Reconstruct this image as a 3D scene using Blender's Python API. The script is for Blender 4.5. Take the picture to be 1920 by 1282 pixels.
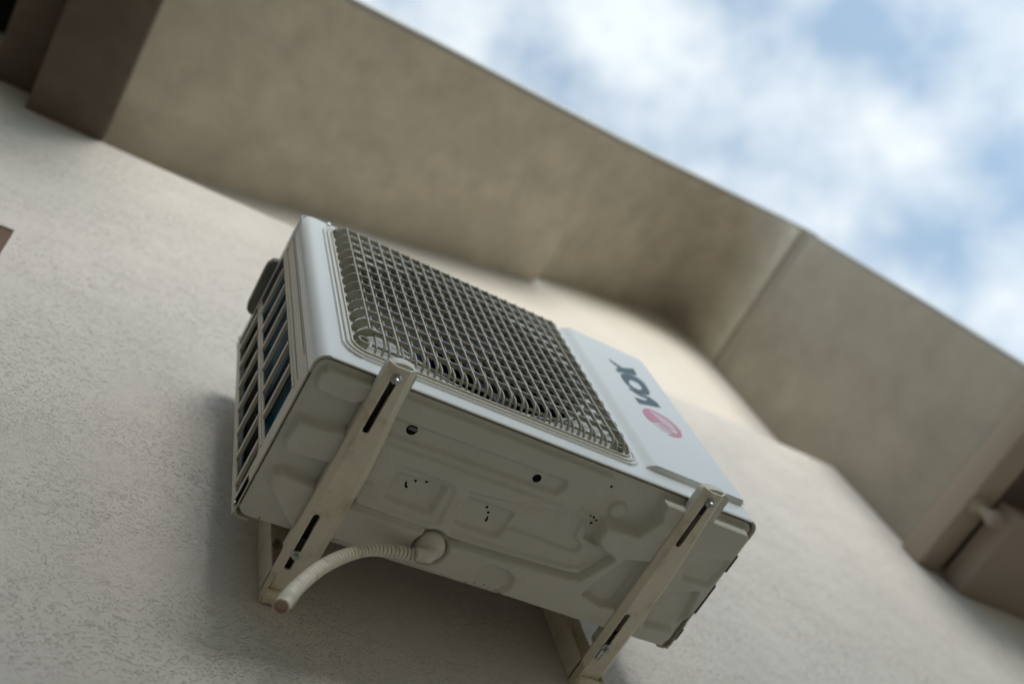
import bpy, bmesh, math, random
import numpy as np
from mathutils import Vector, Matrix
random.seed(7); rng=np.random.default_rng(5)
for o in list(bpy.data.objects): bpy.data.objects.remove(o)
scene=bpy.context.scene
COL=scene.collection

# ------------------------------------------------------------------ camera
cam_d=bpy.data.cameras.new('camera'); cam=bpy.data.objects.new('camera',cam_d); COL.objects.link(cam)
scene.camera=cam
CR=[[0.838717826442144,-0.4958055103539852,-0.2252316663142217],[0.3646369582592703,0.8185042107940192,-0.44394903489450693],[0.40446544509943466,0.2902201798892717,0.8672830857946356]]
CC=Vector((-0.32181938,-0.51996210,-1.19704407))
rx,ry,rz=[Vector(r) for r in CR]
M=Matrix.Identity(4)
for i in range(3): M[i][0]=rx[i]; M[i][1]=-ry[i]; M[i][2]=-rz[i]; M[i][3]=CC[i]
cam.matrix_world=M
cam_d.sensor_width=36; cam_d.lens=36*1850.39/1920
cam_d.clip_start=0.02; cam_d.clip_end=2000
cam_d.dof.use_dof=True; cam_d.dof.focus_distance=1.45; cam_d.dof.aperture_fstop=2.1

# ------------------------------------------------------------------ world: nishita sky with thin broken cloud
SUN_EL=math.radians(17); SUN_AZ=math.radians(176)   # azimuth measured clockwise from +Y
w=bpy.data.worlds.new('World'); scene.world=w; w.use_nodes=True
nt=w.node_tree; nt.nodes.clear(); N=nt.nodes.new; LK=nt.links.new
out=N('ShaderNodeOutputWorld'); bg=N('ShaderNodeBackground'); bg.inputs['Strength'].default_value=0.12
sky=N('ShaderNodeTexSky'); sky.sky_type='NISHITA'; sky.sun_disc=False
sky.sun_elevation=SUN_EL; sky.sun_rotation=SUN_AZ; sky.air_density=1.0; sky.dust_density=1.0; sky.ozone_density=3.0
tc=N('ShaderNodeTexCoord')
mp=N('ShaderNodeMapping'); mp.inputs['Location'].default_value=(6.37,1.6,0.125); mp.inputs['Scale'].default_value=(1,1,1)
LK(tc.outputs['Generated'],mp.inputs['Vector'])
nz=N('ShaderNodeTexNoise'); nz.inputs['Scale'].default_value=9.0; nz.inputs['Detail'].default_value=7; nz.inputs['Roughness'].default_value=0.47; nz.inputs['Distortion'].default_value=0.0
LK(mp.outputs[0],nz.inputs['Vector'])
rp=N('ShaderNodeValToRGB'); rp.color_ramp.elements[0].position=0.34; rp.color_ramp.elements[1].position=0.64
LK(nz.outputs['Fac'],rp.inputs['Fac'])
mx=N('ShaderNodeMix'); mx.data_type='RGBA'
mm=N('ShaderNodeMath'); mm.operation='MULTIPLY'; mm.inputs[1].default_value=0.58
ma=N('ShaderNodeMath'); ma.operation='ADD'; ma.inputs[1].default_value=0.34; ma.use_clamp=True
LK(rp.outputs['Color'],mm.inputs[0]); LK(mm.outputs[0],ma.inputs[0]); LK(ma.outputs[0],mx.inputs['Factor'])
tint=N('ShaderNodeVectorMath'); tint.operation='MULTIPLY'; tint.inputs[1].default_value=(1.20,1.95,1.93)
LK(sky.outputs[0],tint.inputs[0]); LK(tint.outputs[0],mx.inputs['A']); mx.inputs['B'].default_value=(6.2,6.6,6.75,1)
LK(mx.outputs['Result'],bg.inputs['Color']); LK(bg.outputs[0],out.inputs['Surface'])

# ------------------------------------------------------------------ sun (veiled by cloud)
sd=bpy.data.lights.new('sun','SUN'); sd.energy=2.3; sd.angle=math.radians(24); sd.color=(1.0,0.95,0.88)
sun=bpy.data.objects.new('sun',sd); COL.objects.link(sun)
sdir=Vector((math.sin(SUN_AZ)*math.cos(SUN_EL),math.cos(SUN_AZ)*math.cos(SUN_EL),math.sin(SUN_EL)))
sun.rotation_euler=sdir.to_track_quat('Z','Y').to_euler(); sun.location=sdir*8
vs=scene.view_settings; vs.view_transform='Standard'; vs.look='None'; vs.exposure=0.42; vs.gamma=1; vs.use_curve_mapping=False

# ------------------------------------------------------------------ materials
def mat(name,col,rough=.6,metal=0,spec=.5,bump=None,var=0,vscale=6,stain=None,coat=0):
    """bump=(scale,strength,detail), var = brightness variation, stain=(colour,amount,scale)"""
    m=bpy.data.materials.new(name); m.use_nodes=True; t=m.node_tree; b=t.nodes['Principled BSDF']
    b.inputs['Roughness'].default_value=rough; b.inputs['Metallic'].default_value=metal
    b.inputs['Specular IOR Level'].default_value=spec
    b.inputs['Coat Weight'].default_value=coat; b.inputs['Coat Roughness'].default_value=.15
    tc=t.nodes.new('ShaderNodeTexCoord'); src=None
    rgb=t.nodes.new('ShaderNodeRGB'); rgb.outputs[0].default_value=(*col,1); cur=rgb.outputs[0]
    if var:
        n=t.nodes.new('ShaderNodeTexNoise'); n.inputs['Scale'].default_value=vscale; n.inputs['Detail'].default_value=6; n.inputs['Roughness'].default_value=.6
        t.links.new(tc.outputs['Object'],n.inputs['Vector'])
        mr=t.nodes.new('ShaderNodeMapRange'); mr.inputs['From Min'].default_value=.3; mr.inputs['From Max'].default_value=.7
        mr.inputs['To Min'].default_value=1-var; mr.inputs['To Max'].default_value=1+var; t.links.new(n.outputs['Fac'],mr.inputs['Value'])
        vm=t.nodes.new('ShaderNodeVectorMath'); vm.operation='SCALE'; t.links.new(cur,vm.inputs[0]); t.links.new(mr.outputs[0],vm.inputs['Scale']); cur=vm.outputs[0]
    if stain:
        n=t.nodes.new('ShaderNodeTexNoise'); n.inputs['Scale'].default_value=stain[2]; n.inputs['Detail'].default_value=8; n.inputs['Roughness'].default_value=.7
        t.links.new(tc.outputs['Object'],n.inputs['Vector'])
        r=t.nodes.new('ShaderNodeMapRange'); r.inputs['From Min'].default_value=.52; r.inputs['From Max'].default_value=.72; r.inputs['To Max'].default_value=stain[1]
        t.links.new(n.outputs['Fac'],r.inputs['Value'])
        x=t.nodes.new('ShaderNodeMix'); x.data_type='RGBA'; t.links.new(r.outputs[0],x.inputs['Factor']); t.links.new(cur,x.inputs['A']); x.inputs['B'].default_value=(*stain[0],1); cur=x.outputs['Result']
    t.links.new(cur,b.inputs['Base Color'])
    if bump:
        n=t.nodes.new('ShaderNodeTexNoise'); n.inputs['Scale'].default_value=bump[0]; n.inputs['Detail'].default_value=bump[2]
        t.links.new(tc.outputs['Object'],n.inputs['Vector'])
        bp=t.nodes.new('ShaderNodeBump'); bp.inputs['Strength'].default_value=bump[1]; bp.inputs['Distance'].default_value=.002
        t.links.new(n.outputs['Fac'],bp.inputs['Height']); t.links.new(bp.outputs[0],b.inputs['Normal'])
    return m

def plaster(name,col,worm=1.0,var=.06):
    """scratched ('worm') render: short grooves left by dragged grit"""
    m=mat(name,col,rough=.92,spec=.15,var=var,vscale=2.2); t=m.node_tree; b=t.nodes['Principled BSDF']
    nn=t.nodes.new; lk=t.links.new
    tc=nn('ShaderNodeTexCoord')
    wn=nn('ShaderNodeTexNoise'); wn.inputs['Scale'].default_value=9; wn.inputs['Detail'].default_value=2; lk(tc.outputs['Object'],wn.inputs['Vector'])
    vs_=nn('ShaderNodeVectorMath'); vs_.operation='SCALE'; vs_.inputs['Scale'].default_value=.05; lk(wn.outputs['Color'],vs_.inputs[0])
    va=nn('ShaderNodeVectorMath'); va.operation='ADD'; lk(tc.outputs['Object'],va.inputs[0]); lk(vs_.outputs[0],va.inputs[1])
    mp=nn('ShaderNodeMapping'); mp.inputs['Scale'].default_value=(120,120,230); mp.inputs['Rotation'].default_value=(0,math.radians(25),0); lk(va.outputs[0],mp.inputs['Vector'])
    n1=nn('ShaderNodeTexNoise'); n1.inputs['Scale'].default_value=1.0; n1.inputs['Detail'].default_value=2.5; n1.inputs['Distortion'].default_value=1.4; lk(mp.outputs[0],n1.inputs['Vector'])
    r1=nn('ShaderNodeMapRange'); r1.inputs['From Min'].default_value=.30; r1.inputs['From Max'].default_value=.44; lk(n1.outputs['Fac'],r1.inputs['Value'])
    n2=nn('ShaderNodeTexNoise'); n2.inputs['Scale'].default_value=420; n2.inputs['Detail'].default_value=3; lk(tc.outputs['Object'],n2.inputs['Vector'])
    n3=nn('ShaderNodeTexNoise'); n3.inputs['Scale'].default_value=11; n3.inputs['Detail'].default_value=5; lk(tc.outputs['Object'],n3.inputs['Vector'])
    n4=nn('ShaderNodeTexNoise'); n4.inputs['Scale'].default_value=5; n4.inputs['Detail'].default_value=3; lk(tc.outputs['Object'],n4.inputs['Vector'])
    r4=nn('ShaderNodeMapRange'); r4.inputs['From Min'].default_value=.38; r4.inputs['From Max'].default_value=.62; r4.inputs['To Min'].default_value=.0; r4.inputs['To Max'].default_value=.75; lk(n4.outputs['Fac'],r4.inputs['Value'])
    r1b=nn('ShaderNodeMath'); r1b.operation='MAXIMUM'; lk(r1.outputs[0],r1b.inputs[0]); lk(r4.outputs[0],r1b.inputs[1]); r1=r1b
    a1=nn('ShaderNodeMath'); a1.operation='MULTIPLY_ADD'; lk(n2.outputs['Fac'],a1.inputs[0]); a1.inputs[1].default_value=.5; lk(r1.outputs[0],a1.inputs[2])
    a2=nn('ShaderNodeMath'); a2.operation='MULTIPLY_ADD'; lk(n3.outputs['Fac'],a2.inputs[0]); a2.inputs[1].default_value=4.0; lk(a1.outputs[0],a2.inputs[2])
    bp=nn('ShaderNodeBump'); bp.inputs['Strength'].default_value=.9*worm; bp.inputs['Distance'].default_value=.0019; lk(a2.outputs[0],bp.inputs['Height']); lk(bp.outputs[0],b.inputs['Normal'])
    # base colour slightly darker in the grooves
    cur=b.inputs['Base Color'].links[0].from_socket
    r2=nn('ShaderNodeMapRange'); r2.inputs['From Min'].default_value=0; r2.inputs['From Max'].default_value=1; r2.inputs['To Min'].default_value=1-.03*worm; r2.inputs['To Max'].default_value=1; lk(r1.outputs[0],r2.inputs['Value'])
    vm=nn('ShaderNodeVectorMath'); vm.operation='SCALE'; lk(cur,vm.inputs[0]); lk(r2.outputs[0],vm.inputs['Scale']); lk(vm.outputs[0],b.inputs['Base Color'])
    return m

M_wall=plaster('cream_worm_render',(.61,.57,.535))
M_wall2=plaster('cream_smooth_render',(.64,.585,.535),worm=.3)
M_soffit=mat('grey_beige_soffit_render',(.56,.505,.415),rough=.9,spec=.2,var=.13,vscale=7,bump=(60,.5,6),stain=((.40,.355,.275),.5,8))
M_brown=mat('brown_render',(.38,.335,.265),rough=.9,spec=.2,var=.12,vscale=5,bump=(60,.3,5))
M_dkbrown=mat('dark_brown_render',(.145,.115,.092),rough=.9,spec=.15,var=.2,vscale=6,bump=(60,.3,5))
M_void=mat('dark_void_shade',(.02,.02,.018),rough=.9,spec=.1)  # near-black colour stands in for the shade of a deep opening
M_fascia=mat('pale_metal_flashing',(.40,.40,.38),rough=.5,metal=0,var=.06,vscale=4)
M_wood=mat('brown_wood_frame',(.12,.07,.045),rough=.6,var=.2,vscale=25)
M_glass=mat('dark_window_glass',(.01,.012,.014),rough=.06,spec=.6)
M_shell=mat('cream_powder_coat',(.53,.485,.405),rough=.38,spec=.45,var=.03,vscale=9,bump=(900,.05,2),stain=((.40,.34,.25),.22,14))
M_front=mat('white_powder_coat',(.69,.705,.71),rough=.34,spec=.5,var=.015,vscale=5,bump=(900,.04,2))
M_pan=mat('cream_base_pan_coat',(.61,.595,.53),rough=.42,spec=.4,var=.05,vscale=10,bump=(700,.06,3),stain=((.40,.33,.23),.30,11))
M_bracket=mat('beige_painted_steel',(.72,.66,.53),rough=.40,spec=.5,var=.07,vscale=14,bump=(220,.12,4),stain=((.40,.27,.15),.6,20))
M_grille=mat('cream_plastic_coated_grille',(.38,.36,.295),rough=.28,spec=.5,var=.04,vscale=20)
M_rim=mat('cream_plastic_rim',(.62,.59,.50),rough=.4,spec=.5)
M_black=mat('black_cavity',(.006,.007,.007),rough=.9,spec=.1)
M_rubber=mat('black_rubber',(.015,.015,.015),rough=.7,spec=.3)
M_fan=mat('dark_blue_grey_fan_plastic',(.015,.022,.060),rough=.5,spec=.4)
M_inner=mat('inner_galvanised_sheet',(.045,.05,.055),rough=.5,metal=.3,spec=.4,var=.1,vscale=9)
M_coil=mat('blue_coated_coil_fins',(.012,.12,.19),rough=.45,spec=.5,var=.35,vscale=60)
M_zinc=mat('zinc_plated_bolt',(.45,.48,.46),rough=.3,metal=.9,var=.2,vscale=90)
M_hose=mat('cream_corrugated_plastic',(.72,.67,.57),rough=.45,spec=.4,var=.06,vscale=40,stain=((.22,.15,.09),.7,60))
M_elbow=mat('grubby_cream_plastic',(.68,.67,.57),rough=.5,spec=.4,var=.08,vscale=30,stain=((.38,.31,.20),.7,28))
M_pipein=mat('stained_hose_mouth',(.58,.45,.37),rough=.7)
M_teal=mat('slate_teal_print',(.035,.075,.10),rough=.45,spec=.4)
M_teal2=mat('pale_slate_print',(.30,.38,.40),rough=.45,spec=.4)
M_pink=mat('faded_rose_print',(.56,.22,.30),rough=.45,spec=.4)
M_pink2=mat('pale_rose_print',(.62,.46,.52),rough=.45,spec=.4)
M_ground=mat('sandy_paving',(.44,.365,.265),rough=.95,spec=.1,var=.15,vscale=.6,bump=(30,.5,5))

# ------------------------------------------------------------------ mesh helpers
def mk(name,V,F,m,parent=None,org=None,smooth=False,loc=None):
    """one mesh object; V in world metres, stored relative to org (the parent thing's base)"""
    me=bpy.data.meshes.new(name); V=np.asarray(V,dtype=float)
    if org is not None: V=V-np.asarray(org)
    if isinstance(F,np.ndarray): 
        nv=len(V);nf=len(F);k=F.shape[1]
        me.vertices.add(nv); me.vertices.foreach_set('co',V.astype(np.float32).ravel())
        me.loops.add(nf*k); me.loops.foreach_set('vertex_index',F.astype(np.int32).ravel())
        me.polygons.add(nf); me.polygons.foreach_set('loop_start',np.arange(0,nf*k,k,dtype=np.int32)); me.polygons.foreach_set('loop_total',np.full(nf,k,dtype=np.int32))
        me.update(calc_edges=True)
    else: me.from_pydata([tuple(v) for v in V],[],F); me.update()
    if smooth: me.polygons.foreach_set('use_smooth',[True]*len(me.polygons))
    me.materials.append(m); me.validate()
    o=bpy.data.objects.new(name,me); COL.objects.link(o)
    if parent is not None: o.parent=parent
    if loc is not None: o.location=loc
    return o
def thing(name,label,cat,org,group=None):
    o=bpy.data.objects.new(name,None); o.empty_display_size=.1; COL.objects.link(o); o.location=org
    o['label']=label; o['category']=cat
    if group: o['group']=group
    return o
class Geo:
    def __init__(s): s.V=[]; s.F=[]
    def add(s,V,F):
        b=len(s.V); s.V+= [tuple(v) for v in V]; s.F+=[tuple(b+i for i in f) for f in F]; return s
    def box(s,x0,x1,y0,y1,z0,z1):
        return s.add([(x,y,z) for x in (x0,x1) for y in (y0,y1) for z in (z0,z1)],
            [(0,1,3,2),(4,6,7,5),(0,4,5,1),(2,3,7,6),(0,2,6,4),(1,5,7,3)])
    def prism(s,pts,axis,a,b):
        """extrude a polygon (2-D, the other two axes in order) along axis from a to b"""
        n=len(pts)
        def P(p,t):
            q=list(p); q.insert(axis,t); return tuple(q)
        V=[P(p,a) for p in pts]+[P(p,b) for p in pts]
        F=[tuple(range(n))[::-1],tuple(range(n,2*n))]+[(i,(i+1)%n,n+(i+1)%n,n+i) for i in range(n)]
        return s.add(V,F)
    def lathe(s,c,axis_dir,prof,n=28,caps=True):
        """prof list of (radius, height along axis)"""
        d=Vector(axis_dir).normalized(); u=d.orthogonal().normalized(); v=d.cross(u); c=Vector(c)
        V=[];F=[]
        for r,h in prof:
            for i in range(n):
                a=2*math.pi*i/n; V.append(c+d*h+(u*math.cos(a)+v*math.sin(a))*r)
        for k in range(len(prof)-1):
            for i in range(n): j=(i+1)%n; F.append((k*n+i,k*n+j,(k+1)*n+j,(k+1)*n+i))
        if caps: F.append(tuple(range(n))[::-1]); F.append(tuple(range((len(prof)-1)*n,len(prof)*n)))
        return s.add(V,F)
    def tube(s,pts,rad,n=12,caps=True):
        pts=[Vector(p) for p in pts]; m=len(pts)
        rads=rad if isinstance(rad,(list,tuple)) else [rad]*m
        T=[(pts[min(i+1,m-1)]-pts[max(i-1,0)]).normalized() for i in range(m)]
        u=T[0].orthogonal().normalized(); V=[];F=[]
        for i in range(m):
            u=(u-T[i]*u.dot(T[i])).normalized(); v=T[i].cross(u)
            for k in range(n): a=2*math.pi*k/n; V.append(pts[i]+(u*math.cos(a)+v*math.sin(a))*rads[i])
        for i in range(m-1):
            for k in range(n): j=(k+1)%n; F.append((i*n+k,i*n+j,(i+1)*n+j,(i+1)*n+k))
        if caps: F.append(tuple(range(n))[::-1]); F.append(tuple(range((m-1)*n,m*n)))
        return s.add(V,F)
    def ribbon(s,path,axis,half,depth):
        """flat bar following a 2-D path (the two axes other than `axis`), `half` half thickness along axis, depth inward"""
        P=[Vector(p) for p in path]; m=len(P); outer=P; inner=[]
        for i in range(m):
            t=(P[min(i+1,m-1)]-P[max(i-1,0)]).normalized(); nrm=Vector((-t.y,t.x)); inner.append(P[i]+nrm*(depth[i] if isinstance(depth,list) else depth))
        poly=[tuple(p) for p in outer]+[tuple(p) for p in inner[::-1]]
        V=[];F=[]
        def Q(p,t): q=list(p); q.insert(axis,t); return tuple(q)
        for i in range(m):
            for p in (outer[i],inner[i]):
                for t in (-half,half): V.append(Q(p,t))
        for i in range(m-1):
            a=4*i;b=4*(i+1)
            F+=[(a,a+1,b+1,b),(a+2,b+2,b+3,a+3),(a,b,b+2,a+2),(a+1,a+3,b+3,b+1)]
        F+=[(0,2,3,1),(4*m-4,4*m-3,4*m-1,4*m-2)]
        return s.add(V,F)
    def make(s,name,m,parent=None,org=None,smooth=False,bev=0,loc=None,seg=2):
        o=mk(name,s.V,s.F,m,parent,org,False,loc)
        bm=bmesh.new(); bm.from_mesh(o.data); bmesh.ops.recalc_face_normals(bm,faces=bm.faces)
        if bev:
            es=[e for e in bm.edges if len(e.link_faces)==2 and e.calc_face_angle(0)>.5]
            bmesh.ops.bevel(bm,geom=es,offset=bev,segments=seg,affect='EDGES',profile=.5,clamp_overlap=True)
        bm.to_mesh(o.data); bm.free()
        if smooth or bev:
            o.data.polygons.foreach_set('use_smooth',[True]*len(o.data.polygons))
            try: o.data.set_sharp_from_angle(angle=math.radians(35))
            except Exception: pass
        return o
def rrect(x0,x1,y0,y1,r,n=6):
    P=[]
    for cx,cy,a0 in ((x1-r,y1-r,0),(x0+r,y1-r,90),(x0+r,y0+r,180),(x1-r,y0+r,270)):
        for i in range(n+1): a=math.radians(a0+90*i/n); P.append((cx+r*math.cos(a),cy+r*math.sin(a)))
    return P
def cut(o,cutters):
    """subtract cutter Geos from an object's mesh"""
    org=Vector((0,0,0)); p=o.parent
    while p: org+=p.location; p=p.parent
    for g in cutters:
        c=mk('cutter',g.V,g.F,M_black); c.data.transform(Matrix.Translation(-org))
        bm=bmesh.new(); bm.from_mesh(c.data); bmesh.ops.recalc_face_normals(bm,faces=bm.faces); bm.to_mesh(c.data); bm.free()
        par=o.parent; o.parent=None
        md=o.modifiers.new('b','BOOLEAN'); md.operation='DIFFERENCE'; md.solver='EXACT'; md.object=c
        bpy.context.view_layer.update()
        dg=bpy.context.evaluated_depsgraph_get(); me=bpy.data.meshes.new_from_object(o.evaluated_get(dg))
        o.modifiers.remove(md); o.data=me; o.parent=par
        bpy.data.objects.remove(c)
    try:
        o.data.polygons.foreach_set('use_smooth',[True]*len(o.data.polygons)); o.data.set_sharp_from_angle(angle=math.radians(30))
    except Exception: pass
def sdf(poly,X,Y):
    """signed distance (negative inside) of points to polygon"""
    P=np.asarray(poly,float); d=np.full(X.shape,1e9); ins=np.zeros(X.shape,bool); n=len(P)
    for i in range(n):
        a=P[i];b=P[(i+1)%n];e=b-a; wx=X-a[0];wy=Y-a[1]
        t=np.clip((wx*e[0]+wy*e[1])/(e@e+1e-12),0,1); d=np.minimum(d,(wx-e[0]*t)**2+(wy-e[1]*t)**2)
        c=((a[1]<=Y)&(b[1]>Y))|((b[1]<=Y)&(a[1]>Y))
        with np.errstate(divide='ignore',invalid='ignore'): xi=a[0]+(Y-a[1])/(b[1]-a[1]+1e-15)*e[0]
        ins^=c&(X<xi)
    d=np.sqrt(d); return np.where(ins,-d,d)
def sdr(X,Y,x0,x1,y0,y1,r):
    qx=np.abs(X-(x0+x1)/2)-(x1-x0)/2+r; qy=np.abs(Y-(y0+y1)/2)-(y1-y0)/2+r
    return np.minimum(np.maximum(qx,qy),0)+np.hypot(np.maximum(qx,0),np.maximum(qy,0))-r
def ss(d,wd):
    t=np.clip(.5-d/wd,0,1); return t*t*(3-2*t)
def blur(H,k):
    for _ in range(k):
        P=np.pad(H,1,mode='edge'); H=(P[:-2,1:-1]+P[2:,1:-1]+P[1:-1,:-2]+P[1:-1,2:]+4*P[1:-1,1:-1])/8
    return H

# ================================================================== SETTING
g=Geo(); g.add([(-150,-150,-2.9),(150,-150,-2.9),(150,150,-2.9),(-150,150,-2.9)],[(0,1,2,3)])
o=g.make('ground',M_ground); o['kind']='structure'

YW=.386; YU=.49
house=thing('house','cream rendered house wall with a stepped concrete stair overhang above','building',(1.0,YW,-2.9))
HO=(1.0,YW,-2.9)
# lower wall, with the window opening left of the unit, and its ledge at 1.68
g=Geo()
g.box(-.4424,6,YW,.9,-2.9,1.68)
g.box(-5,-.4424,YW,.9,.889,1.68)
g.box(-5,-1.6,YW,.9,-2.9,.889)
g.box(-1.6,-.4424,YW,.9,-2.9,-.45)
g.make('lower_wall',M_wall,house,HO)
Geo().box(-5,-.577,YW,.9,1.68,2.6).make('wall_pier',M_wall,house,HO)
Geo().box(-.577,2.5,YU,.9,1.68,4.6).make('upper_wall',M_wall2,house,HO)
# window in the opening
fr=Geo().box(-.4424-.075,-.4424,YW+.004,YW+.11,-.45,.889).box(-1.6,-.5174,YW+.004,YW+.11,.814,.889).box(-1.6,-1.525,YW+.004,YW+.11,-.45,.814).box(-1.525,-.5174,YW+.004,YW+.11,-.45,-.375)
f=fr.make('window',M_wood,house,HO,bev=.004)
Geo().box(-1.525,-.5174,YW+.06,YW+.066,-.375,.814).make('pane',M_glass,f,HO)
# dark beam and left landing
Geo().box(-.577,-.372,-1.3,YU-.002,1.68,2.5).make('beam',M_dkbrown,house,HO,bev=.006)
Geo().box(-.70,-.579,-1.3,YW-.002,1.82,2.5).make('landing_slab',M_dkbrown,house,HO,bev=.006)
Geo().box(-4,-.702,-1.3,YW-.002,2.30,2.5).make('upper_landing',M_void,house,HO)
# stair flights: sloping slabs (profile in x,z)
def flight(name,x0,z0,x1,z1,yo,th):
    return Geo().prism([(x0,z0),(x1,z1),(x1,z1+th),(x0,z0+th)],1,yo,YU-.003).make(name,M_soffit,house,HO,bev=.006)
def soffit_strip(fp,yo_,flash,wall=None):
    n=len(fp)
    wl=wall or fp
    V=[(x,yy,z) for (x,z),yy in zip(fp,yo_)]+[(x,YU+.06,z) for x,z in wl]
    V+=[(x,yy,z+.2) for (x,z),yy in zip(fp,yo_)]
    F=[(i,i+1,n+i+1,n+i) for i in range(n-1)]+[(i,i+1,2*n+i+1,2*n+i) for i in range(n-1)]
    Geo().add(V,F).make('stair_flight',M_soffit,house,HO,smooth=True)
    V=[]
    for i in range(n):
        a=fp[max(i-1,0)];b=fp[min(i+1,n-1)]; tx,tz=b[0]-a[0],b[1]-a[1]; l=math.hypot(tx,tz); ux,uz=-tz/l,tx/l; y=yo_[i]
        for yy in (y-.016,y-.001):
            for h_ in (.004,flash): V.append((fp[i][0]+ux*h_,yy,fp[i][1]+uz*h_))
    F=[]
    for i in range(n-1):
        a=4*i;b=a+4; F+=[(a,a+1,b+1,b),(a+2,b+2,b+3,a+3),(a,b,b+2,a+2),(a+1,a+3,b+3,b+1)]
    F+=[(0,2,3,1),(4*n-4,4*n-3,4*n-1,4*n-2)]
    Geo().add(V,F).make('edge_flashing',M_fascia,house,HO)
f1=[-.37,.1,.4,.7,1.0,1.4415]
soffit_strip([(x,1.931+(x+.37)*.4298) for x in f1],[-.2308,-.2325,-.2327,-.2298,-.2269,-.2242],.11)
fp=[(1.442,2.809)]; P0,P1,P2=(1.70,2.9324),(2.497,3.315),(2.497,2.735)
fp+=[((1-t)**2*P0[0]+2*t*(1-t)*P1[0]+t*t*P2[0],(1-t)**2*P0[1]+2*t*(1-t)*P1[1]+t*t*P2[1]) for t in np.linspace(0,1,20)]
wl=[fp[0]]+[(1.70+.73*k/8,2.9324+.3504*k/8) for k in range(9)]+[((1-t)**2*2.43+2*t*(1-t)*2.497+t*t*2.497,(1-t)**2*3.2828+2*t*(1-t)*3.315+t*t*3.22) for t in [k/5 for k in range(1,6)]]+[(2.497,3.22-.485*k/6) for k in range(1,7)]
soffit_strip(fp,[-0.2151, -0.2159, -0.2167, -0.2177, -0.219, -0.2206, -0.2225, -0.2247, -0.2272, -0.23, -0.2331, -0.2365, -0.2401, -0.2441, -0.2483, -0.2529, -0.2577, -0.2628, -0.2682, -0.274, -0.2789],.10,wl)
# side wall (fin) facing left at the far end of the stairs
zp=[(3.2,-.16),(3.0,-.18),(2.9,-.20),(2.775,-.274)]
up=[(y,z) for z,y in zp]+[(.9,2.775),(.9,3.2)]
Geo().prism(up,0,2.5,2.9).make('side_wall_head',M_soffit,house,HO,bev=.008)
zl=[(2.66,-.2825),(2.3,-.2998),(1.8,-.3218),(1.26,-.3382),(1.161,-.3427)]
lo=[(y,z) for z,y in zl]+[(.9,1.161),(.9,2.66)]
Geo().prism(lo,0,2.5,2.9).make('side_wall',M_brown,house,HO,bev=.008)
Geo().prism([(-.2745,2.7745),(-.2825,2.6605),(.9,2.6605),(.9,2.7745)],0,2.504,2.9).make('joint_band',mat('dull_brown_joint_render',(.40,.355,.285),rough=.9,var=.1,vscale=7),house,HO)
for a,b in ((zl[0],zl[1]),(zl[1],zl[2]),(zl[2],zl[3]),(zl[3],zl[4])):
    Geo().prism([(a[1]-.001,a[0]-.002),(a[1]-.011,a[0]-.002),(b[1]-.011,b[0]),(b[1]-.001,b[0])],0,2.504,2.80).make('edge_flashing',M_fascia,house,HO)
Geo().box(2.455,2.565,-.60,YW-.002,1.060,1.16).make('ceiling_beam',mat('light_brown_paint',(.36,.29,.225),rough=.8),house,HO,bev=.006)
Geo().box(2.572,5.5,.06,YW-.002,.955,1.055).make('ceiling_panel',mat('mid_brown_paint',(.32,.26,.215),rough=.8),house,HO,bev=.006)
Geo().box(2.567,5.5,-1.0,YW-.004,1.12,1.2).make('canopy',M_dkbrown,house,HO)
Geo().box(-5,-2.1,-2.6,YW-.002,-2.9,2.3).make('added_shade_wing',M_brown,house,HO,bev=.01)  # unseen wing, added to cut the light from the left
nb=thing('added_shading_house','unseen plain beige house added behind the viewer to shade the lower wall','building',(0,-7.5,-2.9))  # unseen house, added to block part of the low sun
Geo().box(-9,9,-13,-7.5,-2.9,2.75).make('wall',M_brown,nb,(0,-7.5,-2.9),bev=.02)
for wx in (-6,-3,0,3,6):
    wf=Geo().box(wx-.6,wx+.6,-7.52,-7.45,-1.9,-.4).make('window',M_wood,nb,(0,-7.5,-2.9),bev=.01)
    Geo().box(wx-.5,wx+.5,-7.448,-7.44,-1.8,-.5).make('pane',M_glass,wf,(0,-7.5,-2.9))
Geo().prism([(-7.2,2.75),(-13.3,2.75),(-13.3,2.85),(-10.2,3.3),(-7.2,2.85)],0,-9.3,9.3).make('roof',M_dkbrown,nb,(0,-7.5,-2.9),bev=.02)
lamp=thing('ceiling_fitting','small pale round fitting on the brown beam at the right edge','light fitting',(2.50,.107,.97))
Geo().lathe((2.50,.107,1.06),(0,0,-1),[(.030,0),(.030,.012),(.016,.02),(.016,.052)]).make('base',M_brown,lamp,(2.50,.107,.97),smooth=True)
Geo().lathe((2.50,.107,1.01),(0,0,-1),[(.012,0),(.024,.01),(.028,.03),(.02,.048),(.006,.054)]).make('bulb',mat('pale_plastic',(.30,.24,.20),rough=.5),lamp,(2.50,.107,.97),smooth=True)

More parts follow.
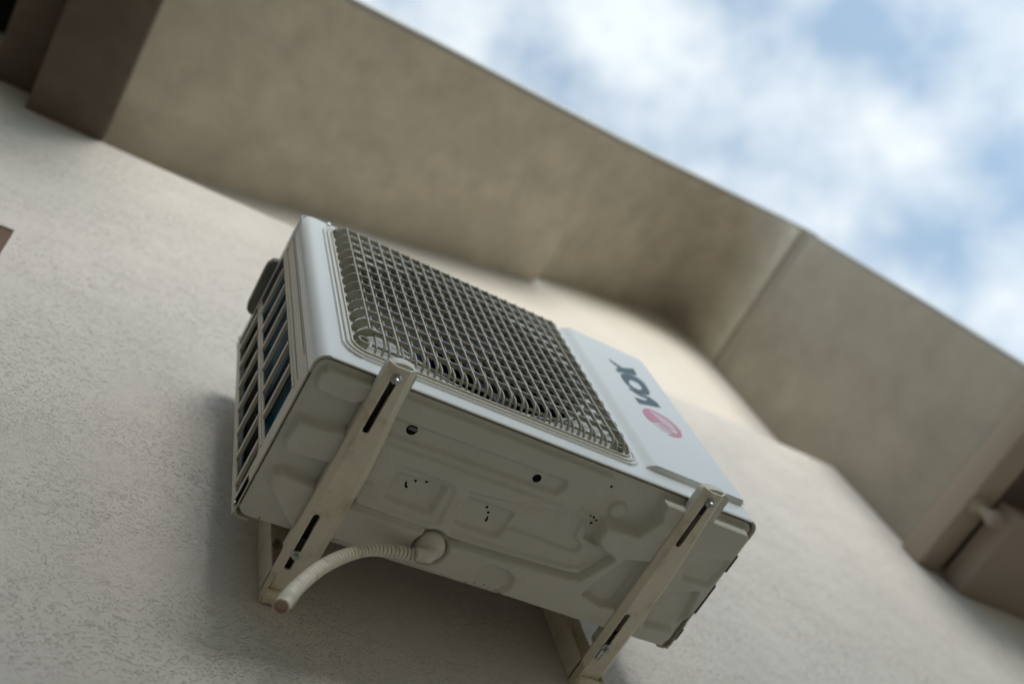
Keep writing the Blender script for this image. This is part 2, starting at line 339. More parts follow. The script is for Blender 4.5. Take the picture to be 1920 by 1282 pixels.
# ================================================================== AIR CONDITIONER
W,D,H=.80,.2858,.5596
UO=(W/2,D/2,0.0)
unit=thing('air_conditioner','white outdoor air conditioner unit with square fan grille on two wall brackets','air conditioner',UO)
LOGO = {'X': [(659.4, 470.7), (687.2, 452.4), (725.0, 477.7), (723.6, 452.6), (714.5, 440.8), (671.0, 422.4), (661.2, 412.8), (659.0, 424.4), (663.3, 432.7), (673.2, 440.2), (659.3, 460.2)], 'Oo': [(662.1, 405.2), (676.2, 420.7), (694.3, 430.8), (718.0, 430.0), (726.9, 413.3), (723.7, 378.8), (719.0, 366.0), (707.1, 354.5), (685.9, 345.9), (668.8, 355.6), (661.7, 366.3), (659.2, 383.5)], 'Oi': [(679.5, 395.2), (690.8, 403.5), (703.9, 401.6), (707.1, 386.2), (701.2, 372.4), (689.9, 364.4), (677.2, 366.3), (672.7, 374.2)], 'V': [(658.6, 313.0), (689.4, 320.8), (698.7, 333.3), (680.2, 332.7), (658.8, 345.4), (661.6, 352.0), (689.5, 345.3), (710.6, 349.2), (723.5, 336.5), (724.6, 317.5), (660.1, 290.3)], 'E1': [(655.6, 262.4), (664.3, 274.1), (673.2, 279.4), (680.7, 264.8), (694.1, 240.8), (660.4, 223.3), (653.7, 232.8), (652.0, 245.8)], 'E2': [(664.3, 274.1), (682.0, 284.4), (700.5, 283.7), (719.8, 276.0), (731.6, 260.7), (735.9, 238.0), (726.5, 212.9), (715.3, 203.3), (697.2, 196.1), (685.7, 197.1), (711.4, 214.4), (723.2, 227.3), (725.2, 255.1), (715.1, 270.1), (695.9, 277.7), (675.4, 278.0)], 'E3': [(673.4, 278.7), (695.5, 276.9), (714.2, 268.9), (723.7, 253.6), (720.9, 227.2), (702.5, 230.8), (694.1, 240.8), (681.8, 265.5)], 'S0': [(660.3, 214.9), (697.3, 239.8), (697.0, 235.2)], 'S1': [(664.1, 211.4), (703.3, 236.7), (703.0, 232.0)], 'S2': [(670.0, 208.3), (705.3, 231.0), (705.0, 226.3)], 'S3': [(672.0, 202.8), (708.3, 225.3), (707.9, 220.7)], 'S4': [(679.1, 200.5), (711.4, 220.1), (711.0, 215.6)]}
PAN = {'F': [(131.8, 202.4), (274.6, 204.1), (296.6, 213.9), (319.8, 211.6), (333.4, 208.7), (451.0, 204.8), (526.3, 201.2), (547.1, 197.1), (581.7, 144.4), (546.5, 131.4), (534.3, 122.5), (535.1, 91.1), (595.4, 88.3), (614.9, 49.6), (599.4, 11.4), (621.0, 6.2), (780.6, 12.6), (800.0, 70.0), (769.8, 277.1), (93.1, 262.7)], 'A': [(119.8, 11.3), (499.9, 11.9), (507.1, 19.7), (506.1, 40.4), (488.0, 57.1), (480.4, 70.8), (484.0, 91.0), (440.1, 90.8), (144.3, 91.4), (117.5, 72.0)], 'Bz': [(121.4, 79.8), (435.9, 83.9), (480.7, 85.8), (511.3, 98.0), (515.6, 112.9), (517.4, 132.2), (548.8, 135.0), (578.7, 139.8), (545.9, 195.3), (524.6, 198.4), (449.4, 202.0), (331.9, 206.0), (312.8, 205.7), (274.6, 204.1), (148.3, 201.1)], 'bar': [(128.8, 53.1), (435.9, 50.1), (439.2, 63.5), (433.3, 76.4), (417.0, 77.5), (297.6, 78.4), (131.4, 79.5)], 'B1': [(120.6, 162.3), (162.4, 160.5), (174.1, 145.9), (175.8, 127.3), (184.1, 118.1), (269.9, 117.9), (278.5, 126.8), (283.8, 186.9), (268.5, 192.8), (126.9, 192.4)], 'pad1': [(188.1, 134.9), (262.9, 129.2), (263.7, 177.9), (188.3, 175.7)], 'B2': [(301.2, 120.9), (374.6, 113.0), (411.8, 93.3), (485.9, 92.5), (502.6, 95.9), (512.2, 114.2), (515.7, 132.8), (544.8, 138.8), (572.0, 137.7), (564.7, 156.3), (539.4, 185.0), (518.8, 189.1), (443.9, 192.9), (327.0, 197.1), (309.5, 196.3), (301.5, 188.7)], 'pad2': [(307.7, 134.9), (385.3, 134.4), (388.7, 150.2), (383.0, 177.1), (370.5, 180.8), (308.2, 178.7), (304.8, 164.2)], 'inner': [(399.6, 113.9), (484.3, 99.6), (500.4, 102.2), (504.8, 136.9), (524.4, 146.4), (525.0, 157.4), (516.0, 163.0), (416.7, 159.0), (392.3, 159.6)], 'R1': [(10.2, 17.3), (91.4, 12.5), (111.6, 27.7), (75.4, 54.2), (21.9, 53.4), (13.1, 38.3)], 'R2': [(18.1, 102.4), (64.0, 100.9), (83.5, 95.6), (99.7, 103.1), (104.3, 146.3), (84.1, 152.6), (22.5, 156.5), (15.3, 140.7)], 'R3': [(22.4, 194.7), (33.1, 186.5), (83.8, 193.5), (100.9, 199.6), (90.0, 274.0), (64.0, 253.7), (46.0, 235.9), (26.5, 214.3)], 'R4': [(685.0, 89.0), (774.6, 74.6), (780.1, 91.6), (770.8, 130.9), (716.5, 133.7)], 'R5': [(697.6, 172.6), (762.8, 149.4), (780.7, 238.1), (710.0, 241.1)], 'isl': [(380.2, 235.1), (394.9, 223.1), (425.3, 224.2), (442.3, 232.7), (445.8, 250.6), (436.3, 265.4), (442.9, 280.2), (385.1, 280.2)], 'tri': [(569.1, 221.8), (586.7, 173.6), (601.6, 138.2), (643.9, 127.3), (644.0, 227.4), (608.0, 231.6)], 'disc': [(547.4, 60.0)]}

# ---- base pan: pressed sheet seen from below
st=.0016
xs=np.arange(.0060,W-.0060+1e-9,st); ys=np.arange(.0085,D-.003+1e-9,st)
X,Y=np.meshgrid(xs,ys,indexing='ij')
mm_=lambda k:[(a/1000,b/1000) for a,b in PAN[k]]
Hh=np.zeros_like(X)                          # recess upward in mm
def paint(key,level,wd=.010,grow=0.0):
    global Hh
    a=ss(sdf(mm_(key),X,Y)-grow,wd); Hh=Hh*(1-a)+level*a
paint('F',9.5,.008); paint('Bz',6.0,.008); paint('A',3.4,.006); paint('bar',0.2,.008)
paint('B1',3.9,.009); paint('pad1',.2,.009,.002)
paint('B2',3.2,.009); paint('pad2',.0,.008,.002); paint('inner',.9,.005)
paint('R1',5.5,.007); paint('R2',6.5,.009); paint('R3',6.5,.009); paint('R4',6.5,.009); paint('R5',4.2,.008)
paint('isl',5.5,.007); paint('tri',3.0,.006)
a=ss(np.hypot(X-.2895,Y-.2275)-.0285,.004); Hh=Hh*(1-a)+2.0*a
dd=np.hypot(X-.5474,Y-.068)-.0145; Hh=np.where(dd<.004,np.minimum(Hh,6),Hh)
a=ss(dd,.0028); Hh=Hh*(1-a)+2.6*a
# end pressings beside the right bracket
a=ss(sdr(X,Y,.600,.80,.012,.022,.004),.006)*(X<.70)*.0; Hh=Hh*(1-a)
rim=ss(-(sdr(X,Y,xs[0],xs[-1],ys[0],ys[-1],.02)+.0085),.006); Hh=Hh*(1-rim)
Hh=blur(Hh,2)
Hh+=rng.normal(0,.0,Hh.shape)
nx,ny=X.shape
# rounded plan corners: pull the outline in
def roundc(X,Y,x0,x1,y0,y1,r):
    cx=np.clip(X,x0+r,x1-r); cy=np.clip(Y,y0+r,y1-r); dx=X-cx; dy=Y-cy; m=np.maximum(np.abs(dx),np.abs(dy)); L=np.hypot(dx,dy)
    k=np.where(L>0,m/np.maximum(L,1e-9),1); return cx+dx*k,cy+dy*k
Xr,Yr=roundc(X,Y,xs[0],xs[-1],ys[0],ys[-1],.016)
Yr=Yr+np.where((Y>D-.02)&(X>.445),-.004,0)*np.clip((Y-(D-.02))/.02,0,1)*np.clip((X-.445)/.006,0,1)
ZB=.0045-2.5*Hh/1000
V=np.stack([Xr,Yr,ZB],-1).reshape(-1,3)
idx=np.arange(nx*ny).reshape(nx,ny); F=np.stack([idx[:-1,:-1],idx[:-1,1:],idx[1:,1:],idx[1:,:-1]],-1).reshape(-1,4)
pan=mk('base_pan',V,F,M_pan,unit,UO,smooth=True)
# pan edge wall
rp_=[(x,y) for x,y in rrect(xs[0],xs[-1],ys[0],ys[-1]-.0005,.016)]
n=len(rp_); Vw=[(x,y,z) for z in (.0046,.03) for x,y in rp_]; Fw=[(i,(i+1)%n,n+(i+1)%n,n+i) for i in range(n)]
mk('pan_edge',Vw,Fw,M_pan,pan,UO)
def dark_hole(x,y,r,z=.0028,squash=None):
    g=Geo(); z=float(ZB[np.abs(xs-x).argmin(),np.abs(ys-y).argmin()])-.0004
    if squash:
        (dx,dy)=squash; c=[(x+dx*math.cos(a)*1.0-dy*.3*math.sin(a),y+dy*math.cos(a)+dx*.3*math.sin(a)) for a in np.linspace(0,2*math.pi,14)[:-1]]
        g.prism(c,2,z,z+.012)
    else: g.lathe((x,y,z),(0,0,1),[(r,0),(r,.012)],n=20)
    return g.make('hole',M_black,pan,UO)
dark_hole(.1748,.0634,.0085); dark_hole(.3924,.0662,.0072)
for z_ in (.0595,.0625): zz=float(ZB[np.abs(xs-.1748).argmin(),np.abs(ys-.0634).argmin()]); Geo().box(.1690,.1815,z_,z_+.0009,zz-.0012,zz-.0005).make('tube_glint',M_zinc,pan,UO)
for q in [(213,153),(221,139),(237,134),(346,141),(353,149),(357,163),(514,35)]: dark_hole(q[0]/1000,q[1]/1000,.0022,.0020)
for q in [(511,95),(519,95.5),(513,104),(521,106),(526,99)]: dark_hole(q[0]/1000,q[1]/1000,.0021,.0026)
for q,s in [((210,149),(.0016,.005)),((357,160),(.0016,.005))]: dark_hole(q[0]/1000,q[1]/1000,0,.0020,s)
dark_hole(.655,.222,.006,.006); 
for q in [(40,283),(372,268),(392,270),(408,268),(432,271),(455,272),(480,273),(512,273)]: dark_hole(q[0]/1000,q[1]/1000-.0035,.0012,.0028)

# ---- front panel: wrapped sheet with pressed relief, round fan opening
r=.020
arc=[]                                        # plan curve (x,y,nx,ny)
for y in np.linspace(.034,r,6): arc.append((0,y,-1,0))
for a in np.linspace(0,90,12)[1:]: t=math.radians(a); arc.append((r-r*math.cos(t),r-r*math.sin(t),-math.cos(t),-math.sin(t)))
for x in np.arange(r+.0015,W-r-.001,.0015): arc.append((x,0,0,-1))
for a in np.linspace(90,0,12): t=math.radians(a); arc.append((W-r+r*math.cos(t),r-r*math.sin(t),math.cos(t),-math.sin(t)))
for y in np.linspace(r,.034,6)[1:]: arc.append((W,y,1,0))
A=np.array(arc); zs=np.concatenate([np.linspace(-.0006,.0014,3),np.arange(.003,H-.001,.0015)])
PX=np.repeat(A[:,0:1],len(zs),1); PY=np.repeat(A[:,1:2],len(zs),1); NX=np.repeat(A[:,2:3],len(zs),1); NY=np.repeat(A[:,3:4],len(zs),1); PZ=np.repeat(zs[None],len(A),0)
flat=(NY<-.999)
rel=np.zeros_like(PX)
# stepped frame round the grille
rel+=3.5*ss(sdr(PX,PZ,.037,.562,.0270,.541,.034),.0006)
rel-=2.6*ss(sdr(PX,PZ,.0415,.5575,.0315,.5365,.031),.0006)
rel+=3.4*ss(sdr(PX,PZ,.0465,.5525,.0365,.5315,.028),.0006)
rel-=6.0*ss(sdr(PX,PZ,.0510,.548,.0415,.527,.025),.0015)
# raised service side with a sloping left shoulder
sx=np.clip((PX-.566)/.030,0,1); sx=sx*sx*(3-2*sx)
rb=sdr(PX,PZ,.30,.7885,.0400,H+.05,.012)
raised=11.0*sx*ss(rb+.002,.0035)*(PX>.55)
rel=np.where(PX>.558,raised+rel*(1-sx),rel)
rel=np.where(flat,rel,0)
# bottom lip folds back slightly
rel-=np.where(flat,1.6*np.clip((.0035-PZ)/.0035,0,1)**2,0)
# pull-in at the top corners
rc=.030
tx=np.where(PX<rc,rc-PX,np.where(PX>W-rc,PX-(W-rc),0)); ztop=H-(rc-np.sqrt(np.maximum(rc*rc-tx*tx,0)))*np.where(PX<W/2,.45,1.0)
PZ2=np.where(PZ>H-.06,(H-.06)+(PZ-(H-.06))*(ztop-(H-.06))/.0597,PZ)
V=np.stack([PX+NX*rel/1000,PY+NY*rel/1000,PZ2],-1)
nx,nz_=PX.shape; idx=np.arange(nx*nz_).reshape(nx,nz_)
FCX,FCZ,FR=.300,.285,.222
q=(np.hypot(PX-FCX,PZ-FCZ)<FR)&flat
Fq=np.stack([idx[:-1,:-1],idx[1:,:-1],idx[1:,1:],idx[:-1,1:]],-1).reshape(-1,4)
keep=~(q[:-1,:-1]&q[1:,1:]&q[1:,:-1]&q[:-1,1:]).reshape(-1)
Fq=Fq[keep]
front=mk('front_panel',V.reshape(-1,3),Fq,M_front,unit,UO,smooth=True)
front.data.set_sharp_from_angle(angle=math.radians(38))
# bottom return flange of the front panel, follows the plan curve
B0=[(a,b) for a,b,c,d in arc]; inn=[(a-c*.004,b-d*.004) for a,b,c,d in arc]; n=len(B0)
Vf=[(x,y+(.0016 if abs(y)<1e-6 else 0),-.0006) for x,y in B0]+[(x,y,-.0006) for x,y in inn]+[(x,y,.012) for x,y in inn]
Ff=[(i,i+1,n+i+1,n+i) for i in range(n-1)]+[(n+i,n+i+1,2*n+i+1,2*n+i) for i in range(n-1)]
mk('bottom_lip',Vf,Ff,M_shell,front,UO,smooth=True)
# fan orifice ring
Geo().lathe((FCX,.0125,FCZ),(0,-1,0),[(FR-.006,-.03),(FR-.004,-.0),(FR+.003,.0105),(FR+.009,.0118),(FR+.009,.0100),(FR+.001,-.001),(FR-.001,-.03)],n=96,caps=False).make('orifice_ring',M_inner,front,UO,smooth=True)

# ---- shell: left side panel with two columns of slots, right side, back, top
T=.0015
side=Geo().prism([(.0345,.0005),(D,.0005),(D,H-.012),(.0345,H-.004)],0,0,.0022).make('side_panel',M_shell,unit,UO)
fz=[.038,.105,.179,.2535,.325,.398,.472,.546]         # front column slot limits
bz=[.030,.060,.130,.201,.275,.350,.425,.497,.535]
cts=[]
yf0,yf1,yb0,yb1=.083,.176,.193,.272
bar=.0105
def slot(y0,y1,z0,z1,r):
    return Geo().prism(rrect(y0,y1,z0,z1,min(r,(z1-z0)/2-.0005)),0,-.01,.012)
# one big opening per column; the slats are built as pieces
cts.append(Geo().prism(rrect(yf0,yf1,.034,.546,.006),0,-.01,.012))
cts.append(Geo().prism(rrect(yb0,yb1,.030,.536,.010),0,-.01,.012))
cut(side,cts)
def slat(y0,y1,zc,h=bar):
    prof=[(.0045,-h/2),(-.0008,-h/2),(-.0016,-h/2+.0012),(-.0016,h/2-.0022),(-.0006,h/2),(.0045,h/2)]
    return Geo().prism([(a,zc+b) for a,b in prof],1,y0-.0005,y1+.0005).make('slat',M_shell,side,UO)
for z in fz[1:-1]: slat(yf0,yf1,z)
for z in bz[1:-1]: slat(yb0,yb1,z)
# raised rib round the louvre field and pressed grooves near the front
Geo().tube([(-.0006,.0775,.028),(-.0006,.0775,.538)],.0014,n=8).make('rib',M_shell,side,UO,smooth=True)
Geo().tube([(-.0006,.1845,.034),(-.0006,.1845,.530)],.0016,n=8).make('rib',M_shell,side,UO,smooth=True)
for y0,y1,z0,z1 in ((.0375,.0425,.062,.520),(.0610,.0670,.030,.525)):
    c=[Geo().prism(rrect(y0,y1,z0,z1,.0024),0,-.004,.0014)]; cut(side,c)
Geo().box(.0,.0022,.0335,.0350,.001,H-.01).make('seam',M_rubber,side,UO)
for z in (.012,.548): Geo().lathe((-.0002,D-.012,z),(-1,0,0),[(.0045,0),(.004,.002),(.0015,.0024)],n=14).make('screw',M_zinc,side,UO,smooth=True)
side_r=Geo().prism([(.0345,.0005),(D,.0005),(D,H-.012),(.0345,H-.004)],0,W-.0022,W).make('side_panel',M_shell,unit,UO)
for y0,y1 in ((.068,.105),(.135,.20),(.235,.262)): Geo().prism(rrect(y0,y1,-.003,.02,.0025),0,W-.0005,W+.0007).make('clip_tab',M_rubber,side_r,UO)
back=Geo().box(.002,W-.002,D-.0016,D,.03,H-.013).make('back_panel',M_shell,unit,UO)
# wrap of the shell round the rear lower corners
for s,x0 in ((1,0.0),(-1,W)):
    pl=[(x0+s*(.014-.014*math.cos(t)),D-.014+.014*math.sin(t)) for t in np.linspace(0,math.pi/2,8)]
    pl=[(x0,D-.06)]+pl+[(x0+s*.024,D)]
    ii=[(x+s*.0018 if k<5 else x,y-.0018 if k>=4 else y) for k,(x,y) in enumerate(pl)]
    Geo().prism(pl+ii[::-1],2,-.0008,.02).make('rear_corner_lip',M_shell,unit,UO)
# top cover
top=[(x,z) for x,z in [(-.001,H-.030),(-.001,H-.014),(.004,H-.004),(.016,H+.001),(W-.034,H+.001),(W-.014,H-.006),(W-.004,H-.017),(W+.0005,H-.032),(W-.001,H-.032),(W-.006,H-.018),(W-.034,H-.001),(.016,H-.001),(.005,H-.006),(.0008,H-.014),(.0008,H-.030)]]
Geo().prism(top,1,.0025,D+.002).make('top_cover',M_front,unit,UO,bev=.0006,seg=1)
Geo().lathe((.052,-.001,H-.006),(0,-1,0),[(.0042,0),(.0042,.003),(.002,.004)],n=12).make('screw',M_zinc,unit,UO,smooth=True)
# moulded hood / handle on the left end
hp=[(-.0004,.098),(-.010,.101),(-.0165,.112),(-.0175,.125),(-.0165,.200),(-.014,.211),(-.006,.217),(-.0004,.217)]
hood=Geo().prism(hp,2,H-.022,H-.004).make('handle_hood',M_rubber if False else mat('dark_olive_plastic',(.13,.13,.105),rough=.55),unit,UO,bev=.002)
# ---- interior
inn_=Geo().box(.012,.56,D-.012,D-.006,.02,H-.02).make('rear_coil',M_coil,unit,UO)
coil=Geo().box(.012,.030,.062,.205,.022,H-.02).make('coil',M_coil,unit,UO)
fins=Geo()
for k in range(62):
    y=.063+k*.0023; fins.box(.0108,.0119,y,y+.0008,.022,H-.02)
fo=fins.make('fin_stack',M_coil,coil,UO); fo['kind']='stuff'
for k in range(9):
    z=.05+k*.058; Geo().tube([(.0085,.066,z),(.0085,.070,z+.001),(.0085,.203,z+.001)],.0016,n=8).make('coil_tube',M_inner,coil,UO,smooth=True)
Geo().box(.012,.030,.206,D-.013,.03,H-.02).make('inner_end',M_black,unit,UO)
Geo().box(.565,.568,.006,D-.004,.02,H-.02).make('partition',M_inner,unit,UO)
Geo().box(.032,.564,.200,.203,.02,H-.02).make('shroud_back',M_black,unit,UO)
Geo().box(.566,W-.004,.02,.023,.03,H-.05).make('service_bay',M_black,unit,UO)
# fan
fan=Geo().lathe((FCX,.045,FCZ),(0,-1,0),[(.040,-.05),(.045,0),(.040,.014),(.020,.020)],n=32).make('fan',M_fan,unit,UO,smooth=True)
for b in range(3):
    V=[];nr,na=7,12
    for i in range(nr):
        rr=.040+(FR-.014-.040)*i/(nr-1)
        for j in range(na):
            t=j/(na-1); a=math.radians(b*120+18+t*(78-8*i/(nr-1))+i*5); y=.030+.055*t-.006*math.sin(math.pi*t)
            V.append((FCX+rr*math.cos(a),y,FCZ+rr*math.sin(a)))
    F=[(i*na+j,i*na+j+1,(i+1)*na+j+1,(i+1)*na+j) for i in range(nr-1) for j in range(na-1)]
    bl=mk('blade',V,F,M_fan,fan,UO,smooth=True); s_=bl.modifiers.new('t','SOLIDIFY'); s_.thickness=.003
Geo().lathe((FCX,.12,FCZ),(0,-1,0),[(.05,-.05),(.05,.03),(.03,.035)],n=28).make('motor',M_inner,fan,UO,smooth=True)
for x in (FCX-.05,FCX+.05): Geo().box(x-.008,x+.008,.135,.145,.02,H-.02).make('motor_support',M_inner,unit,UO)

# ---- fan grille: crossing flat bars, each a piece
grille=Geo().box(.300,.302,.004,.006,.040,.530).make('fan_grille',M_grille,unit,UO)
for (cx,cz) in ((.0680,.0665),(.5220,.0600),(.0665,.5115),(.5345,.5115)):
    Geo().lathe((cx,.0035,cz),(0,-1,0),[(.0095,0),(.0095,.0165),(.0070,.0165),(.0070,.010),(.0,.010)],n=24,caps=False).make('screw_boss',M_grille,grille,UO,smooth=True)
for (a0,a1,c0,c1,rr_,yy) in ((.0440,.5550,.0340,.5340,.030,-.0016),(.0505,.5485,.0410,.5275,.026,-.0040)):
    R_=rrect(a0,a1,c0,c1,rr_,10); R2=rrect(a0+.0022,a1-.0022,c0+.0022,c1-.0022,rr_-.002,10); n=len(R_)
    V=[(x,yy-.0035,z) for x,z in R_]+[(x,yy-.0035,z) for x,z in R2]+[(x,.004,z) for x,z in R_]+[(x,.004,z) for x,z in R2]
    F=[(i,(i+1)%n,n+(i+1)%n,n+i) for i in range(n)]+[(i,2*n+i,2*n+(i+1)%n,(i+1)%n) for i in range(n)]+[(n+i,n+(i+1)%n,3*n+(i+1)%n,3*n+i) for i in range(n)]
    Geo().add(V,F).make('grille_rim',M_rim,grille,UO)
yo=-.0235; 
def curve_end(y0,y1,z0,z1,n=7):           # quarter ellipse from (y0,z0) at the panel to (y1,z1) front tangent
    return [(y0+(y1-y0)*math.sin(t),z0+(z1-z0)*(1-math.cos(t))) for t in np.linspace(0,math.pi/2,n)]
def vbar(y_out,zb,zt,depth,hw):
    p=curve_end(.002,y_out,zb,zb+.018)+[(y_out,z) for z in np.linspace(zb+.05,zt-.03,4)]+curve_end(.002,y_out,zt,zt-.014)[::-1]
    return Geo().ribbon(p,0,hw,-depth)
front_bar=vbar(yo,.0435,.5215,.0052,.00125); rec_bar=vbar(yo+.0062,.0435,.5215,.0042,.00110)
def place_bars(proto,xs_,mt):
    first=None
    for x in xs_:
        if first is None: first=proto.make('bar',mt,grille,None,smooth=False,loc=(x-UO[0],-UO[1],0)); o=first
        else:
            o=first.copy(); COL.objects.link(o); o.parent=grille; o.location=(x-UO[0],-UO[1],0)
pitch=.0214
fx=[.0740+pitch*k for k in range(22)]
place_bars(front_bar,fx[1:],M_grille)
# first bar stops above the screw boss
Geo().ribbon([(yo,.088),(yo,.30),(yo,.507)]+curve_end(.002,yo,.5215,.5075)[::-1],0,.00105,-.0048).make('bar',M_grille,grille,None,loc=(fx[0]-UO[0],-UO[1],0))
place_bars(rec_bar,[x+pitch/2 for x in fx],M_grille)
# horizontal bars, deep, with ends curling down to the panel
def hbar(x0,x1,y_out,depth,hh,rr=.020):
    L=[(x0+rr*(1-math.cos(t)),.002+(y_out-.002)*math.sin(t)) for t in np.linspace(0,math.pi/2,9)]
    Rr=[(x1-rr*(1-math.cos(t)),.002+(y_out-.002)*math.sin(t)) for t in np.linspace(math.pi/2,0,9)]
    dl=[.011,.012,.013,.014,.0145,.0145,.014,.013,.012]
    return Geo().ribbon(L+[(x0+.032,y_out),((x0+x1)/2,y_out),(x1-.032,y_out)]+Rr,2,hh,dl+[.0078]*3+dl[::-1])
hb=hbar(.0565,.5445,-.0229,.0125,.0009)
first=None
for k in range(13):
    z=.503-.0346*k
    if k==0: first=hb.make('bar',M_grille,grille,None,loc=(-UO[0],-UO[1],z)); o=first
    else:
        o=first.copy(); COL.objects.link(o); o.parent=grille; o.location=(-UO[0],-UO[1],z)
Geo().ribbon([(.080,-.0125),(.3,-.0125),(.520,-.0125)],2,.0008,.004).make('bar',M_grille,grille,None,loc=(-UO[0],-UO[1],.0615))

# ---- printed logo on the service side
yl=-.0115
def flatpoly(name,pts,m,par,dy=0,hole=None):
    g=Geo(); P=[(a/1000,b/1000) for a,b in pts]
    if hole:
        Hs=[(a/1000,b/1000) for a,b in hole]; c=np.mean(Hs,0)
        ang=np.linspace(0,2*math.pi,41)[:-1]
        def ray(poly,a):
            d=(math.cos(a),math.sin(a)); best=0
            for i in range(len(poly)):
                p=poly[i];q_=poly[(i+1)%len(poly)]; ex,ey=q_[0]-p[0],q_[1]-p[1]; den=d[0]*ey-d[1]*ex
                if abs(den)<1e-12: continue
                wx,wy=p[0]-c[0],p[1]-c[1]; t=(wx*ey-wy*ex)/den; u=(wx*d[1]-wy*d[0])/den
                if t>0 and -1e-9<=u<=1+1e-9: best=max(best,t)
            return (c[0]+d[0]*best,c[1]+d[1]*best)
        O=[ray(P,a) for a in ang]; I=[ray(Hs,a) for a in ang]; n=len(ang)
        V=[(x,yl-dy,z) for x,z in O+I]+[(x,yl-dy+.0004,z) for x,z in O+I]
        F=[(i,(i+1)%n,n+(i+1)%n,n+i) for i in range(n)]+[(2*n+i,2*n+(i+1)%n,(i+1)%n,i) for i in range(n)]
        g.add(V,F)
    else: g.prism(P,1,yl-dy,yl-dy+.0004)
    return g.make(name,m,par,UO)
flatpoly('letter',LOGO['X'],M_teal,front); flatpoly('letter',LOGO['Oo'],M_teal,front,0,LOGO['Oi']); flatpoly('letter',LOGO['V'],M_teal,front)
# thin shadow outline beside the letters
flatpoly('letter_outline',[(a+3.5,b+6) for a,b in LOGO['Oo']],M_teal2,front,-.00015,[(a+2.2,b+4) for a,b in LOGO['Oo']])
em=flatpoly('emblem',LOGO['E1'],M_pink,front); flatpoly('emblem_ring',LOGO['E2'],M_pink,em); flatpoly('emblem_field',LOGO['E3'],M_pink2,em,-.00015)
for k in range(5): flatpoly('emblem_stripe',LOGO['S%d'%k],M_pink,em)
Geo().box(.7915,.7935,-.0006,.0,.052,.068).make('slit',M_rubber,front,UO)
# ---- mounting feet under the pan (rounded tongues that run front to back)
def foot(x0,x1):
    c=(x0+x1)/2; rr=(x1-x0)/2
    P=[(c+rr*math.cos(t),-.022-.0135*math.sin(t)) for t in np.linspace(0,math.pi,14)]+[(x0,.304),(x0+.004,.310),(x1-.004,.310),(x1,.304)]
    return Geo().prism(P,2,-.0185,-.0010).make('mounting_foot',M_pan,unit,UO,bev=.0015)
foot(.0870,.134); foot(.646,.702)

# ================================================================== BRACKETS
def bracket(x0,label):
    og=(x0+.026,.386,-.03)
    b=thing('wall_bracket',label,'bracket',og,'wall brackets under the air conditioner')
    ystn=[-.034,.02,.09,.15,.384]; wd=[.043,.047,.053,.057,.057]
    V=[]
    for y,wv in zip(ystn,wd):
        pr=[(0,-.0190),(0,-.0225),(.009,-.0315),(wv-.012,-.0315),(wv,-.0210),(wv,-.0190),(wv-.002,-.0190),(wv-.002,-.0202),(wv-.0128,-.0293),(.0098,-.0293),(.002,-.0215),(.002,-.0190)]
        n=len(pr); V+=[(x0+a,y,c) for a,c in pr]
    F=[(i*n+j,i*n+(j+1)%n,(i+1)*n+(j+1)%n,(i+1)*n+j) for i in range(len(ystn)-1) for j in range(n)]+[tuple(range(n)),tuple(range((len(ystn)-1)*n,len(ystn)*n))[::-1]]
    g=Geo().add(V,F); arm=g.make('arm',M_bracket,b,og)
    xc=x0+.0165
    cut(arm,[Geo().prism(rrect(xc-.0052,xc+.0052,y0,y1,.0050),2,-.04,-.02) for y0,y1 in ((-.024,.076),(.222,.326))])
    # upright on the wall: channel, open to the right
    Geo().box(x0+.0,x0+.0025,.340,.3855,-.040,.60).box(x0+.0025,x0+.050,.3825,.3855,-.040,.60).box(x0+.050,x0+.0525,.356,.3855,-.040,.60).make('upright',M_bracket,b,og,bev=.0006,seg=1)
    Geo().box(x0+.002,x0+.052,.362,.3822,-.0445,-.0325).make('end_plate',M_bracket,b,og,bev=.002)
    for z in (.10,.42): Geo().lathe((x0+.027,.3825,z),(0,-1,0),[(.009,0),(.009,.006),(.005,.007),(.005,.012)],n=6).make('wall_anchor',M_zinc,b,og)
    for y in (-.0165,.296):
        bolt=Geo().lathe((xc+.0005,y,-.0125),(0,0,-1),[(.0105,0.0105),(.0105,.0125),(.0085,.0128),(.0085,.0215),(.0072,.0230)],n=6).make('nut',M_zinc,b,og)
        Geo().lathe((xc+.0005,y,-.012),(0,0,-1),[(.0046,0),(.0046,.028),(.0034,.0305)],n=16).make('bolt_end',M_zinc,bolt,og,smooth=True)
    # dark rubber pads between foot and arm
    for y in (-.005,.285): Geo().box(x0+.011,x0+.030,y-.016,y+.016,-.0280,-.0188).make('rubber_pad',M_rubber,b,og)
    Geo().box(x0+.0095,x0+.0235,-.028,.330,-.0200,-.0187).make('slot_dark_strip',M_rubber,b,og)  # black strip added so the arm slots look dark inside
    return b
bracket(.0855,'beige slotted steel wall bracket near the drain hose, under the left end of the unit')
bracket(.6420,'beige slotted steel wall bracket under the right end of the unit, farther from the hose')

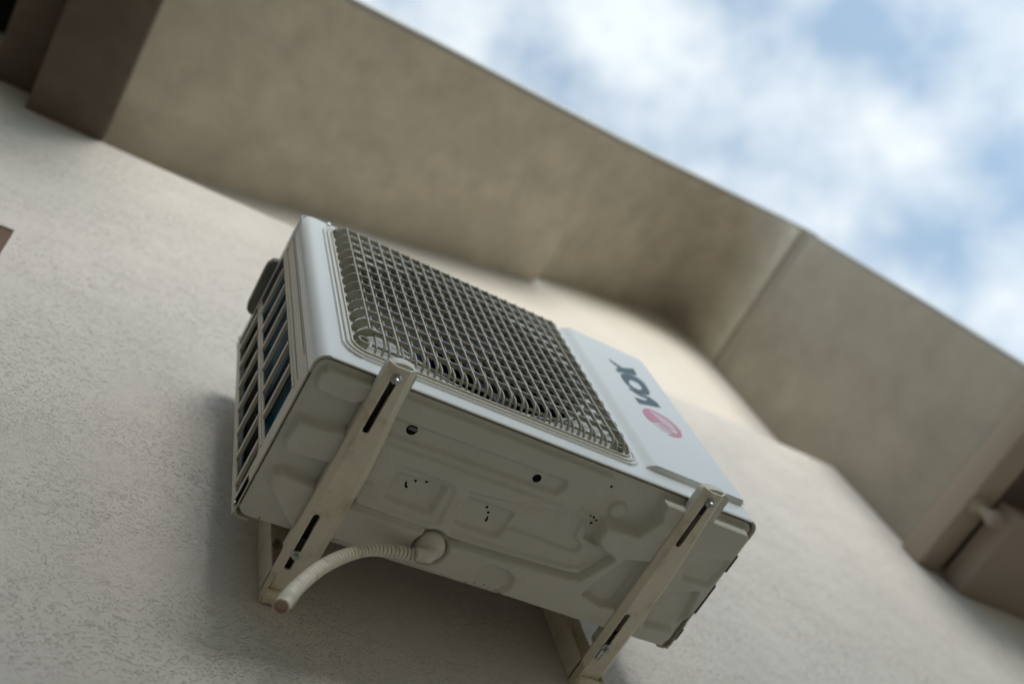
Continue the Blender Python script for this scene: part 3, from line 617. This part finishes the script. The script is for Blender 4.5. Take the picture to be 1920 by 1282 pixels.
# ================================================================== DRAIN HOSE
HOO=(.2895,.2275,0.0)
hose_t=thing('drain_hose','cream corrugated drain hose curving left from an elbow under the unit','hose',HOO)
el=Geo().lathe((.2895,.2275,-.002),(0,0,-1),[(.019,0),(.0235,.004),(.0240,.012),(.0225,.018),(.0165,.024),(.0118,.028),(.0108,.032)],n=40)
el=el.make('elbow',M_elbow,hose_t,HOO,smooth=True)
pts=[(.2895,.2275,-.022),(.2885,.2275,-.030),(.284,.2285,-.036),(.275,.229,-.0385),(.262,.2295,-.0395)]
Geo().tube(pts,[.0112,.0114,.0112,.0108,.0105],n=20).make('spigot',M_elbow,el,HOO,smooth=True)
ctrl=[Vector(p) for p in [[0.272, 0.229, -0.0392], [0.2567, 0.2363, -0.0342], [0.2302, 0.2351, -0.041], [0.1804, 0.2285, -0.0675], [0.1322, 0.2227, -0.1123], [0.094, 0.2151, -0.161], [0.0619, 0.2072, -0.2126], [0.0392, 0.1978, -0.2565], [0.0254, 0.1901, -0.2879]]]
def cr(P,t):
    n=len(P)-1; s=min(max(t*n,0),n-1e-6); i=int(s); u=s-i
    p0=P[max(i-1,0)];p1=P[i];p2=P[i+1];p3=P[min(i+2,n)]
    return .5*((2*p1)+(-p0+p2)*u+(2*p0-5*p1+4*p2-p3)*u*u+(-p0+3*p1-3*p2+p3)*u**3)
dense=[cr(ctrl,i/400) for i in range(401)]
L=[0]
for a,b in zip(dense,dense[1:]): L.append(L[-1]+(b-a).length)
tot=L[-1]; per=.0086; nst=int(tot/(per/10)); pp=[];rr=[]
for i in range(nst+1):
    s=tot*i/nst; k=min(int(np.searchsorted(L,s)),400); pp.append(dense[k] if k==0 else dense[k-1].lerp(dense[k],(s-L[k-1])/max(L[k]-L[k-1],1e-9)))
    rr.append(.0070+.0030*abs(math.sin(math.pi*s/per))**.8)
hz=Geo().tube(pp,rr,n=24,caps=False).make('hose',M_hose,hose_t,HOO,smooth=True)
hz.data.materials.append(mat('hose_groove_shade',(.30,.24,.165),rough=.7,var=.3,vscale=60))  # shade between the ribs put into the colour so the ridges read
for p in hz.data.polygons:
    p.use_smooth=True; q=p.index//24
    if q<len(rr) and rr[min(q,len(rr)-1)]<.0083 and rr[min(q+1,len(rr)-1)]<.0083: p.material_index=1
d=(pp[-1]-pp[-2]).normalized()
Geo().lathe(pp[-1]-d*.0,d,[(.0098,-.001),(.0098,.0005),(.0082,.0008),(.0078,-.006),(.0,-.006)],n=24,caps=False).make('hose_mouth',M_pipein,hose_t,HOO,smooth=True)
